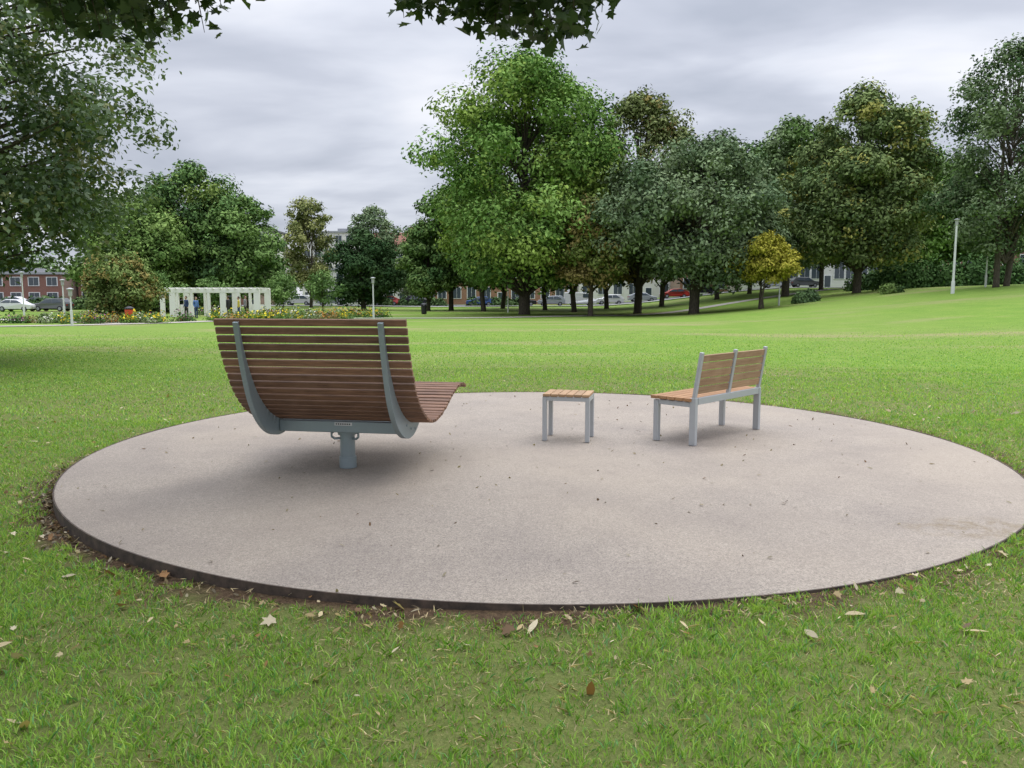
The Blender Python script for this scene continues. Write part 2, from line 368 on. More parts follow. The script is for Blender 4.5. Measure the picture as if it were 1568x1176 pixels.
# ---- side table
TB=empty('slatted_side_table',(.612,8.265,0),-math.radians(13))
mb=MB(); W,Dp,hh=.50,.42,.505
for sx in (-1,1):
    for sy in (-1,1): mb.box((sx*(W/2-.022),sy*(Dp/2-.03),(hh-.03)/2),(.044,.06,hh-.03))
    mb.box((sx*(W/2-.022),0,hh-.055),(.040,Dp-.12,.05)); 
for sy in (-1,1): mb.box((0,sy*(Dp/2-.012),hh-.052),(W-.088,.02,.044))
mb.make('frame',[M_sil],TB,.004)
mb=MB()
for k in range(6): mb.box((-W/2+W/12+k*W/6,0,hh-.0145),(W/6-.008,Dp+.01,.028),0,None,random.uniform(.8,1.15))
mb.make('top_slats',[M_woodl],TB,.004)
# ---- bench
BL=1.46; ang=math.atan2(1.04,1.0)
bx,by=(1.851+1.551+2.85+2.509)/4,(7.82+8.23+8.86+9.15)/4
BN=empty('park_bench',(bx,by,0),ang)
mb=MB(); D=.50; sh=.47
for sx in (-1,1):
    x_=sx*(BL/2-.03)
    mb.box((x_,-D/2+.03,.245),(.05,.07,.49)); mb.box((x_,D/2-.03,.22),(.05,.06,.44))
    mb.box((x_,0,.42),(.046,D-.13,.05))
for x_ in (-(BL/2-.03),0,(BL/2-.03)):
    R=Matrix.Rotation(math.radians(9),3,'X')
    mb.box((x_,-D/2-.012,.715),(.045,.035,.50),0,R)
mb.box((0,-D/2+.01,.455),(BL-.13,.03,.07)); mb.box((0,D/2-.05,.42),(BL-.13,.03,.05)); mb.box((0,0,.42),(.04,D-.1,.04))
mb.make('frame',[M_sil],BN,.004)
mb=MB()
for k in range(5): mb.box((0,-D/2+.085+k*.1,sh),(BL+.02,.088,.035),0,None,random.uniform(.8,1.15))
mb.make('seat_slats',[M_woodo],BN,.005)
mb=MB(); R=Matrix.Rotation(math.radians(9),3,'X')
for k in range(5):
    z=.565+k*.083; y=-D/2-.012-(z-.715)*math.tan(math.radians(9))
    for cx in (-1,1): mb.box((cx*(BL/4-.006),y+.004,z),(BL/2-.075,.024,.073),0,R,random.uniform(.75,1.15))
mb.make('backrest_slats',[M_woodl],BN,.005)

# ------------------------------------------------ trees
CB=2.25
def tree(name,x,y,h,w,bottom,nleaf,ls,c1,c2,nl=46,shape=1.0,lobe=.15,trunk=None,seed=0,top=.5,c3=None,stems=1,jit=1.0,mat=None,dens=2.15,lsf=.74,cut=None,c3p=.12,cb=None):
    global rng
    rng=np.random.default_rng(seed+11); rr=random.Random(seed); cb=cb or CB
    nleaf=int(nleaf*dens); nl=int(nl*1.25); ls=ls*lsf
    z0=float(H(x,y)); e=empty(name,(x,y,z0),rr.uniform(0,6))
    R=w/2; ch=h-bottom
    t=(np.arange(nl)+.5)/nl; t=np.clip(t+rng.normal(0,.05,nl),.01,.985); rng.shuffle(t)
    env=np.where(t<top,1-(1-t/top)**2.2*.42,(np.maximum(0,1-((t-top)/(1-top))**2.2))**(.5*shape))
    az=rng.uniform(0,2*np.pi,nl); lr=w*lobe*rng.uniform(.6,1.4,nl)*1.15*(1-.25*t)
    asym=1+.13*np.sin(az*2+seed)+.10*np.sin(az*3+seed*2+t*5)
    rad=np.maximum(0,env*R*asym-lr*.75)*np.sqrt(rng.uniform(.2,1.16,nl))
    cx=rad*np.cos(az); cy=rad*np.sin(az); cz=bottom+lr*.5+t*(ch-lr*1.15)
    mb=MB(); tr=trunk or h*.022
    for sidx in range(stems):
        ox,oy=(0,0) if stems==1 else (rr.uniform(-.6,.6),rr.uniform(-.6,.6)); lx,ly=rr.uniform(-.04,.04)*h*(1+stems*.6),rr.uniform(-.04,.04)*h*(1+stems*.6)
        k=1/math.sqrt(stems)
        mb.tube([(ox,oy,-.3),(ox,oy,.25),(ox+lx*.2,oy+ly*.2,h*.15),(ox+lx*.6,oy+ly*.6,h*.4),(ox+lx,oy+ly,h*.6),(ox+lx*1.2,oy+ly*1.2,h*.8)],[tr*1.45*k,tr*1.1*k,tr*k,tr*.7*k,tr*.35*k,tr*.1*k],8)
    for i in range(0,nl):
        hz=max(bottom*.75,min(h*.62,cz[i]-ch*.22)); f=hz/h
        r0=tr*(.38-.25*f)
        p1=(cx[i]*.45,cy[i]*.45,hz+(cz[i]-hz)*.55)
        mb.tube([(0,0,hz),p1,(cx[i]*.85,cy[i]*.85,cz[i]-lr[i]*.2)],[r0,r0*.55,r0*.15],5,cap=False)
    mb.make('trunk',[M_bark],e,0,True)
    wgt=lr**2*(.5+.5*rad/(rad.max()+.01)); wgt/=wgt.sum(); idx=rng.choice(nl,nleaf,p=wgt)
    nsub=18; sub=nrmz(rng.normal(size=(nl*nsub,3))); sub[:,2]=np.where(sub[:,2]<0,sub[:,2]*.45,sub[:,2]); sub*=rng.uniform(.8,1.2,(nl*nsub,1))
    si=rng.integers(0,nsub,nleaf)+idx*nsub; D=sub[si]
    inn=rng.random(nleaf)<.2
    off=rng.normal(size=(nleaf,3)); off=nrmz(off)*rng.random((nleaf,1))**.6*.44*jit
    Pp=(D*.78+off); Pp[inn]=nrmz(rng.normal(size=(inn.sum(),3)))*rng.random((inn.sum(),1))
    sc=np.stack([lr[idx]*1.1,lr[idx]*1.1,lr[idx]*.9],1)
    C=np.stack([cx[idx],cy[idx],cz[idx]],1)+Pp*sc
    Nn=nrmz(off)*.7+D*.5+rng.normal(size=(nleaf,3))*.5; Nn[:,2]+=.5
    g=np.clip(.5+.24*rng.normal(size=nl)[idx]+.2*rng.normal(size=nl*nsub)[si]+.16*rng.normal(size=nleaf),0,1)[:,None]
    col=(np.array(c1)*(1-g)+np.array(c2)*g)*cb
    if c3 is not None:
        b=(rng.random(nl)[idx]<c3p)|(rng.random(nl*nsub)[si]<.10); col[b]=np.array(c3)*cb*rng.uniform(.7,1.15,(b.sum(),1))
    keep=C[:,2]>(cut if cut is not None else max(.3,bottom*.7))
    leaves('crown',C[keep],Nn[keep],(ls*rng.uniform(.6,1.35,nleaf))[keep],col[keep],.55,e,mat)
    return e
DG1,DG2=(.024,.045,.018),(.064,.096,.038)
MG1,MG2=(.040,.070,.019),(.100,.142,.043)
GG1,GG2=(.040,.062,.032),(.100,.128,.068)
YG1,YG2=(.13,.13,.018),(.25,.225,.04)
BR=(.13,.105,.040)
def U(u,d): return (u-784)/1200*d
# central grove
tree('plane_tree',U(803,75),75,24.3,20.5,2.2,44000,.26,(.036,.073,.017),(.095,.150,.040),90,.9,.13,.5,1,top=.42,c3=(.11,.155,.035))
tree('oak_tree',U(978,80),80,22.2,12.5,3,19000,.26,(.045,.062,.020),(.105,.12,.050),50,.9,.15,.4,2,top=.5,c3=BR)
tree('maple_tree',U(1065,69),69,15.6,16.5,2.3,32000,.24,GG1,GG2,75,.8,.13,.42,3,top=.45)
tree('oak_tree',U(905,70),70,10.5,7.5,2.6,10000,.24,(.05,.075,.02),(.11,.12,.04),32,1,.17,.22,4,c3=BR)
tree('plane_tree',U(1205,90),90,20.0,14,3,17000,.3,MG1,GG2,50,.9,.15,.4,5,top=.5)
tree('hornbeam_tree',U(1315,74),74,19.0,13.4,2.3,26000,.25,(.038,.058,.023),(.098,.125,.047),64,1.15,.14,.36,6,top=.38,c3=(.14,.14,.04),c3p=.07)
tree('maple_tree',U(1395,95),95,17.5,14,2.6,15000,.3,MG1,(.10,.17,.04),46,.9,.15,.35,7)
tree('ash_tree',U(1540,60),60,18.2,12,2.4,17000,.19,DG1,GG2,66,1.1,.11,.3,8,top=.5,stems=2,jit=1.25)
tree('maple_tree',U(1168,65),65,6.3,5.6,2.0,8500,.16,YG1,YG2,30,1,.16,.14,9,stems=3,top=.5,cb=1.9)
k=20
for u,d,h,w in ((690,95,15,10),(740,92,17,11),(770,104,18,12),(835,98,17,12),(880,90,16,10),(930,100,18,12),(1015,95,16,11),(1100,100,20,13),(1150,105,20,13),(1260,100,19,13),(1350,112,18,12),(1430,105,17,12),(1500,100,15,12),(1130,120,20,13)):
    k+=1; tree('lime_tree' if k%2 else 'oak_tree',U(u,d),d,h,w,2.8,7500,.36,DG1 if k%3 else MG1,DG2 if k%2 else MG2,34,1,.16,.28,k,dens=1.5,lsf=.85)
# left groups
tree('chestnut_tree',U(292,95),95,17.6,17,1.6,26000,.29,DG1,(.065,.11,.035),64,1.0,.14,.4,40,top=.4,c3=(.08,.11,.03))
tree('lime_tree',U(378,92),92,13.6,10.5,1.6,13000,.27,(.036,.068,.022),(.092,.14,.044),42,1,.16,.3,41,top=.5)
tree('lime_tree',U(195,86),86,12.6,13,1.2,16000,.27,MG1,MG2,48,.9,.15,.3,42,top=.5)
tree('birch_tree',U(474,108),108,15.6,8,2,8000,.24,(.055,.07,.024),(.15,.155,.06),34,1.1,.14,.2,43,top=.45,jit=1.2)
tree('holm_oak_tree',U(555,98),98,9.8,9.6,.6,12000,.25,(.014,.03,.012),(.036,.06,.024),34,.9,.17,.3,44,top=.45)
tree('birch_tree',U(572,118),118,15,9.0,2,7500,.27,GG1,GG2,34,1.0,.14,.2,45,jit=1.2)
tree('lime_tree',U(655,93),93,10.8,7.5,1.2,8000,.25,(.03,.06,.02),(.08,.115,.036),30,1,.16,.22,46)
tree('lime_tree',U(625,130),130,10.5,8,1.2,6000,.3,MG1,GG2,30,1,.16,.22,49)
tree('hawthorn_tree',U(180,56),56,5.0,5.8,.4,12000,.15,(.04,.06,.018),(.09,.12,.04),36,.9,.16,.12,48,top=.5,c3=(.12,.10,.035))
for u,d,h,w,s in ((320,80,3.8,2.8,50),(430,84,4.4,4.2,51),(492,84,4.6,4.0,52),(240,80,4.5,5,53)):
    tree('small_tree',U(u,d),d,h,w,.8,3000,.16,(.05,.09,.03),(.11,.17,.055),16,1,.2,.07,s,dens=1.4,cb=1.8)
# near left tree
tree('birch_tree',-14.1,16.6,13.5,12.6,1.8,110000,.080,(.026,.046,.021),(.080,.112,.054),330,.75,.060,.26,60,top=.36,jit=1.2,c3=(.085,.095,.035),mat=M_leafn,dens=1.12,lsf=.92,cut=1.5,c3p=.04,cb=2.0)
# shrubs
def shrub(name,x,y,h,w,n,ls,c1,c2,seed,dp=None):
    global rng
    rng=np.random.default_rng(seed); nb=max(5,int(w*1.6)); dp=dp or w*.6
    bx=rng.uniform(-.5,.5,nb)*w; by=rng.uniform(-.5,.5,nb)*dp; bh=h*rng.uniform(.55,1,nb); idx=rng.integers(0,nb,n)
    D=nrmz(rng.normal(size=(n,3))); D[:,2]=np.abs(D[:,2]); rad=rng.uniform(.55,1.05,n)[:,None]
    C=np.stack([x+bx[idx],y+by[idx],H(x+bx[idx],y+by[idx])],1)+D*rad*np.stack([bh[idx]*.75,bh[idx]*.75,bh[idx]],1)
    g=np.clip(.5+.25*rng.normal(size=nb)[idx]+.2*rng.normal(size=n),0,1)[:,None]
    return leaves(name,C,D+rng.normal(size=(n,3))*.6,ls*rng.uniform(.6,1.3,n),(np.array(c1)*(1-g)+np.array(c2)*g)*1.9)
shrub('shrub',U(1232,68),68,1.6,2.2,2400,.12,GG1,(.1,.16,.06),70)
shrub('shrub',U(1368,66),66,1.0,1.8,1200,.12,DG1,MG2,71)
shrub('hedge',U(1480,76),76,3.4,15,11000,.19,(.02,.04,.015),(.05,.09,.03),72,4)
shrub('hedge',U(1400,84),84,2.6,12,7000,.2,DG1,DG2,73,4)
shrub('hedge',U(115,100),100,1.9,18,7000,.2,DG1,DG2,74,3)
shrub('hedge',U(690,118),118,1.6,20,5000,.26,DG1,DG2,75,3)
shrub('hedge',U(265,92),92,2.2,13,6000,.2,DG1,MG2,76,3)
# distant tree mass
rng=np.random.default_rng(5)
n=60000; nb=110; bu=np.linspace(-190,190,nb)+rng.normal(0,2,nb); bd=rng.uniform(175,205,nb); bh=rng.uniform(9,14,nb)+4*sm((bu-20)/60); br=rng.uniform(4,7,nb)
idx=rng.integers(0,nb,n); D=nrmz(rng.normal(size=(n,3))); D[:,2]=np.abs(D[:,2])*1.0
C=np.stack([bu[idx],bd[idx],bh[idx]-br[idx]+.5],1)+D*(br[idx]*rng.uniform(.6,1.05,n))[:,None]
low=rng.random(n)<.35; C[low,2]=rng.uniform(.3,8,low.sum())
g=np.clip(.5+.3*rng.normal(size=nb)[idx]+.2*rng.normal(size=n),0,1)[:,None]
leaves('distant_trees',C,D+rng.normal(size=(n,3))*.5,.5*rng.uniform(.6,1.3,n),(np.array((.035,.06,.025))*(1-g)+np.array((.08,.11,.05))*g)*CB)

# overhanging tree: trunk behind the camera, boughs reaching over
OT=empty('overhanging_maple_tree',(0,0,0)); mb=MB()
mb.tube([(-4.2,-3,-.2),(-4.2,-3,.3),(-4.15,-2.9,2),(-4.0,-2.6,4.2),(-3.8,-2.3,7),(-3.6,-2,9.5)],[.42,.33,.28,.25,.16,.05],12)
def bough(p0,p1,p2,r):
    mb.tube([p0,p1,p2],[r,r*.55,r*.15],7,cap=False)
rng=np.random.default_rng(21)
bough((-4.1,-2.8,3.4),(-2.6,1.5,4.3),(-1.0,5.2,4.05),.10)
bough((-4.1,-2.8,3.2),(-3.8,1.5,4.2),(-2.9,5.2,3.95),.09)
bough((-2.6,1.5,4.3),(-.9,3.5,4.3),(.3,5.0,4.1),.05)
tips=[]
for (xa,xb,zb,nn) in ((-3.1,-2.1,3.22,32),(-2.2,-1.75,3.36,7),(-1.57,-1.50,3.45,1),(-.78,-.2,3.27,15),(-.25,.58,3.18,32)):
    for q in range(nn):
        f=(q+.5)/nn; x=xa+(xb-xa)*f+rng.normal(0,.04); y=5.3+rng.uniform(-.4,.45)
        z=zb+(y-5.3)*.31+rng.uniform(-.05,.22)+.08*abs(2*f-1)
        tips.append((x,y,z))
CC=[]
for (x,y,z) in tips:
    bx_,by_,bz_=x*.92+rng.normal(0,.08),y-.4,z+.42
    mb.tube([(bx_,by_,bz_),(x,y-.1,z+.2),(x,y,z)],[.010,.005,.002],5,cap=False)
    for q in range(24):
        f=rng.random()**1.2; CC.append((x+(bx_-x)*f+rng.normal(0,.07),y+(by_-y)*f+rng.normal(0,.09),z+(bz_-z)*f+rng.normal(0,.035)))
CC=np.array(CC)
n=12000; hi=np.stack([rng.uniform(-8.5,1.0,n),rng.uniform(-4,8.0,n),rng.uniform(3.9,8.0,n)],1); clump=np.sin(hi[:,0]*2.1)+np.sin(hi[:,1]*1.9+hi[:,2])>-.4  # extra crown leaves out of view, added to shade the circle's left side
hi=hi[clump]; hi=hi[hi[:,2]>1.5+.40*hi[:,1]+.15]
A=np.concatenate([CC,hi]); n=len(A); cg=rng.random((n,1)); cols=np.array((.022,.046,.015))*(1-cg)+np.array((.06,.10,.03))*cg
rs=rng.uniform(.065,.115,n); rs[len(CC):]*=1.7
obj_from('foliage',leafpoly(n,A[:,0],A[:,1],A[:,2],rs,cols,True,.85),[M_leafn],OT)
mb.make('trunk_and_boughs',[M_bark],OT,0,True)

# ------------------------------------------------ paths / street
def strip(name,pts,w,mat,dz=.02):
    P=crspline(pts,16); vs=[];
    for i,p in enumerate(P):
        d=(P[min(i+1,len(P)-1)]-P[max(i-1,0)]).normalized(); n_=Vector((-d.y,d.x))
        for s in (-1,-.33,.33,1):
            q=p+n_*w/2*s; vs.append((q.x,q.y,float(H(q.x,q.y))+dz))
    fs=[(4*i+j,4*i+j+1,4*i+5+j,4*i+4+j) for i in range(len(P)-1) for j in range(3)]
    m_=MB(); m_.add(vs,fs); return m_.make(name,[mat])
M_path=simple('path_gravel',(.36,.33,.29),.9,0,.2,3); M_asph=simple('asphalt',(.06,.06,.062),.9,0,.2,3); M_kerb=simple('kerb_stone',(.3,.3,.29),.8)
strip('park_path',[(-60,38),(-40,40),(-29,43.5),(-24,50),(-19,58),(-10,62),(0,66),(14,76),(30,92),(50,104)],2.2,M_path,.03)
strip('park_path',[(-24,50),(-33,54),(-50,60),(-70,66)],2.0,M_path,.034)
strip('street',[(-160,122),(-60,122),(0,122),(60,122),(160,122)],11,M_asph,.05)
strip('pavement',[(-160,114.6),(-60,114.6),(0,114.6),(60,114.6),(160,114.6)],2.6,M_kerb,.12)

# ------------------------------------------------ buildings
M_glass=simple('window_glass',(.05,.065,.08),.12); M_white=simple('white_render',(.62,.61,.58),.8,0,.07,1); M_frame=simple('white_frame',(.7,.7,.7),.6)
def brick(name,c):
    m,nt,out=newmat(name); b=N(nt,'ShaderNodeTexBrick'); b.inputs['Scale'].default_value=4; b.inputs['Color1'].default_value=(*c,1); b.inputs['Color2'].default_value=(c[0]*.7,c[1]*.7,c[2]*.7,1); b.inputs['Mortar'].default_value=(.25,.22,.2,1); b.inputs['Mortar Size'].default_value=.012
    mp=N(nt,'ShaderNodeMapping'); mp.inputs['Rotation'].default_value=(math.pi/2,0,0); nt.links.new(coords(nt),mp.inputs[0]); nt.links.new(mp.outputs[0],b.inputs['Vector']); princ(nt,out,b.outputs['Color'],.85); return m
M_brick=brick('red_brick',(.24,.10,.07)); M_brick2=brick('orange_brick',(.32,.16,.09)); M_tile=simple('roof_tile',(.20,.085,.055),.8,0,.25,2); M_slate=simple('roof_slate',(.09,.09,.1),.7); M_grey=simple('grey_cladding',(.28,.29,.31),.6)
def building(name,x,y,w,d,h,floors,bays,wall,roof='flat',roofmat=None,glass=.55,door=True):
    z0=float(H(x,y)); e=empty(name,(x,y,z0))
    mb=MB(); mb.box((0,0,h/2-.25),(w,d,h+.5)); mb.make('walls',[wall],e)
    fh=h/floors; mw=MB(); mg=MB(); bw=w/bays
    for fl in range(floors):
        for b in range(bays):
            cx=-w/2+(b+.5)*bw; cz=fl*fh+fh*.55
            if fl==0 and door and b==bays//2:
                mw.box((cx,-d/2-.03,1.1),(1.3,.1,2.2)); mg.box((cx,-d/2-.07,1.15),(1.0,.05,1.9)); continue
            ww=bw*glass; wh=fh*.52
            mw.box((cx,-d/2-.03,cz),(ww+.2,.1,wh+.2)); 
            for s in (-1,1): mg.box((cx+s*ww/4,-d/2-.07,cz),(ww/2-.05,.05,wh))
    mw.make('window_frames',[M_frame],e); mg.make('window_panes',[M_glass],e)
    mr=MB()
    if roof=='flat': mr.box((0,0,h+.2),(w+.5,d+.5,.34)); mr.box((w*.2,0,h+.8),(w*.2,d*.3,.9))
    else:
        rh=d*.38; p=[(-d/2-.4,h+.001),(d/2+.4,h+.001),(0,h+rh)]; mr.extr(p,-w/2-.3,w/2+.3); 
        for cx in (-w*.3,w*.25): mr.box((cx,0,h+rh+.2),(.9,.7,1.6))
    mr.make('roof',[roofmat or M_grey],e); return e
building('brick_building',-92,134,36,12,5.0,2,12,M_brick)
building('brick_house',-66,137,15,10,5.2,2,5,M_brick,'gable',M_tile)
building('office_building',-49,150,9,12,13.5,4,4,M_white,'flat',M_slate,.7)
building('brick_building',-45,134,6,8,6.2,2,2,M_brick)
building('apartment_building',-38,168,11,12,14.5,5,5,M_white,'flat',M_grey,.6)
building('apartment_building',-21,146,9,10,9.5,3,4,M_white,'gable',M_tile)
building('white_building',-31,140,9,9,6,2,4,M_white)
building('terrace_house',-2,146,24,10,7.5,2,9,M_brick2,'gable',M_slate)
building('terrace_house',23,144,22,10,7.0,2,8,M_white,'gable',M_slate)
building('brick_house',32,134,8,8,6.2,2,3,M_brick2)
building('glass_pavilion_building',52,136,27,10,5.6,1,14,M_white,'flat',M_white,.85)
building('brick_building',84,140,30,10,6.5,2,10,M_brick)
building('office_building',118,150,30,10,8,2,10,M_white)

# ------------------------------------------------ cars
M_tyre=simple('tyre',(.02,.02,.02),.85); M_lampr=simple('rear_lamp',(.35,.02,.02),.3)
carm=[simple('car_paint_%s'%n_,c,.25,.2,.03) for n_,c in (('white',(.65,.65,.66)),('silver',(.35,.37,.4)),('black',(.02,.02,.025)),('blue',(.04,.09,.25)),('red',(.35,.03,.02)),('grey',(.12,.125,.13)))]
def car(x,y,rz,mat,kind=0):
    e=empty('parked_car' if kind<2 else 'parked_van',(x,y,float(H(x,y))+.05),rz)
    if kind==0: body=[(-2.1,.28),(-2.15,.55),(-2.05,.82),(-1.2,.93),(-.45,1.38),(.9,1.44),(1.75,1.05),(2.05,.95),(2.1,.5),(2.05,.28)]
    elif kind==1: body=[(-2.1,.3),(-2.15,.6),(-2.0,.88),(-1.15,.98),(-.4,1.5),(1.5,1.55),(1.95,1.1),(2.05,.9),(2.08,.3)]
    else: body=[(-2.4,.3),(-2.45,.8),(-1.8,1.15),(-1.1,1.95),(2.4,2.05),(2.45,.3)]
    m1=MB(); m1.extr([(a,b) for a,b in body],-.86,.86)
    m1.v=[(v[0]*(1 if v[2]<1.0 else .82),v[1],v[2]) for v in m1.v]; m1.make('body',[mat],e,.06,False)
    g=MB()
    if kind<2: win=[(-1.02,1.0),(-.45,1.30+.1*kind),(.25,1.34+.1*kind),(.25,1.0)],[(.33,1.0),(.33,1.34+.1*kind),(.9,1.34+.1*kind),(1.5,1.04)]
    else: win=([(-1.5,1.25),(-1.05,1.8),(-.3,1.82),(-.3,1.25)],)
    for w_ in win:
        for sx in (-1,1):
            vs=[]
            for a,b in w_:
                xx=.87 if b<1.06 else .735 ; xx=xx if kind<2 else .735; vs.append((sx*xx,a,b))
            vs2=[(v[0]-sx*.04,v[1],v[2]) for v in vs]; n_=len(vs); g.add(vs+vs2,[tuple(range(n_)),tuple(reversed(range(n_,2*n_)))]+[(i_,(i_+1)%n_,(i_+1)%n_+n_,i_+n_) for i_ in range(n_)])
    g.make('windows',[M_glass],e)
    t=MB()
    for yy in (-1.3,1.28):
        for sx in (-1,1): t.tube([(sx*.66,yy,.31),(sx*.88,yy,.31)],[.31,.31],16,0); t.tube([(sx*.881,yy,.31),(sx*.89,yy,.31)],[.18,.17],12,1)
    t.make('wheels',[M_tyre,M_grey],e)
    l=MB()
    for sx in (-1,1): l.box((sx*.68,2.09,.75),(.22,.05,.16),0); l.box((sx*.66,-2.12,.66),(.26,.06,.14),1)
    l.make('lamps',[M_lampr,M_frame],e); return e
cu=[(12,0,0),(58,5,0),(215,1,1),(255,2,0),(455,0,1),(505,1,1),(590,4,0),(640,2,1),(735,3,0),(800,2,0),(845,1,1),(890,0,2),(935,0,1),(985,1,0),(1035,4,0),(1080,2,1),(1190,1,0),(1235,5,1),(1325,2,0),(1375,0,2),(1420,1,0)]
for i_,(u,c_,kd) in enumerate(cu):
    car(U(u,118),118.2,math.pi/2*(1 if i_%2 else -1),carm[c_],kd)
car(U(20,92),92,math.pi/2,carm[0],0); car(U(75,93),93,-math.pi/2,carm[5],1)

# ------------------------------------------------ pergola, lamps, bins
M_pw=simple('pergola_white',(.72,.71,.68),.7,0,.05)
px,py=U(328,66),66; z0=float(H(px,py)); PG=empty('white_pergola',(px,py,z0)); Wp=8.3; hp=2.15
mb=MB()
mb.box((0,-1.4,hp),(Wp,.22,.32)); mb.box((0,1.4,hp),(Wp,.22,.32))
for k_ in range(14): mb.box((-Wp/2+.15+k_*(Wp-.3)/13,0,hp+.215),(.12,3.5,.10))
mb.make('roof_beams',[M_pw],PG,.01)
mb=MB()
for x_,w_ in ((-3.95,.35),(-3.1,.5),(-1.5,.22),(-.1,.22),(1.1,.5),(2.4,.22),(3.9,.5)):
    for sy in (-1.4,1.4): mb.box((x_,sy,(hp-.16)/2),(w_,.2,hp-.164))
mb.make('columns',[M_pw],PG,.01)
mb=MB(); mb.box((3.0,1.4,.5),(1.1,.12,1.0)); mb.box((-3.52,1.4,.5),(.3,.12,1.0)); mb.make('low_wall',[M_pw],PG)
M_lp=simple('lamp_pole_paint',(.60,.61,.61),.5,.1); M_lh=simple('lamp_head',(.35,.36,.36),.4)
def lamp(x,y,h,r=.055):
    e=empty('street_lamp',(x,y,float(H(x,y)))); m1=MB(); m1.tube([(0,0,-.1),(0,0,.9),(0,0,.91),(0,0,h-.5)],[r*1.5,r*1.5,r,r*.8],12); m1.make('pole',[M_lp],e)
    m2=MB(); m2.tube([(0,0,h-.5),(0,0,h-.46),(0,0,h-.1)],[.07,.10,.12],16,0); m2.tube([(0,0,h-.1),(0,0,h-.06),(0,0,h)],[.20,.20,.05],16,0); m2.make('lantern',[M_lh],e)
lamp(U(1463,57),57,5.4,.085); lamp(U(1196,68),68,4.3); lamp(U(570,60),60,3.2); lamp(U(103,45),45,2.2,.045); lamp(U(92,60),60,3.0); lamp(U(1513,62),62,3.6); lamp(U(778,85),85,4.0); lamp(U(30,70),70,4)
def bin_(x,y,mat):
    e=empty('litter_bin',(x,y,float(H(x,y)))); m1=MB(); m1.tube([(0,0,0),(0,0,.08),(0,0,.85),(0,0,.9)],[.2,.27,.3,.3],16); m1.make('drum',[mat],e,.01); m1=MB(); m1.tube([(0,0,.96),(0,0,1.0),(0,0,1.12)],[.33,.33,.1],16); m1.tube([(.2,0,.9),(.2,0,.97)],[.03,.03],6); m1.tube([(-.2,0,.9),(-.2,0,.97)],[.03,.03],6); m1.make('lid',[M_dark],e)
bin_(U(193,52),52,simple('bin_red',(.55,.06,.02),.5)); bin_(U(648,78),78,carm[2])

# flower beds
def bed(x0,x1,y0,y1,n,seed):
    global rng
    rng=np.random.default_rng(seed); nb=int((x1-x0)*(y1-y0)*.9); bx=rng.uniform(x0,x1,nb); by=rng.uniform(y0,y1,nb); bh=rng.uniform(.25,.95,nb); kind=rng.integers(0,6,nb)
    idx=rng.integers(0,nb,n); D=nrmz(rng.normal(size=(n,3))); D[:,2]=np.abs(D[:,2]); C=np.stack([bx[idx],by[idx],H(bx[idx],by[idx])],1)+D*(rng.uniform(.3,1.05,n)*bh[idx])[:,None]
    base=np.array([[.10,.18,.05],[.14,.22,.07],[.07,.14,.04],[.18,.24,.10],[.22,.21,.09],[.11,.2,.045]])[kind[idx]]*rng.uniform(.6,1.3,(n,1))
    fl=(D[:,2]>.45)&(rng.random(n)<.28); fc=np.array([[.75,.58,.05],[.65,.48,.05],[.35,.15,.25],[.6,.6,.5],[.5,.22,.06],[.75,.6,.05]])[kind[idx]]; base[fl]=fc[fl]
    leaves('flower_bed',C,D+rng.normal(size=(n,3))*.5,rng.uniform(.05,.12,n),base)
bed(-33,-23,50,56,11000,1); bed(-22,-12,55,61,10000,2); bed(-30,-14,68,73,9000,3); bed(-17,-11,64,68,3000,4)

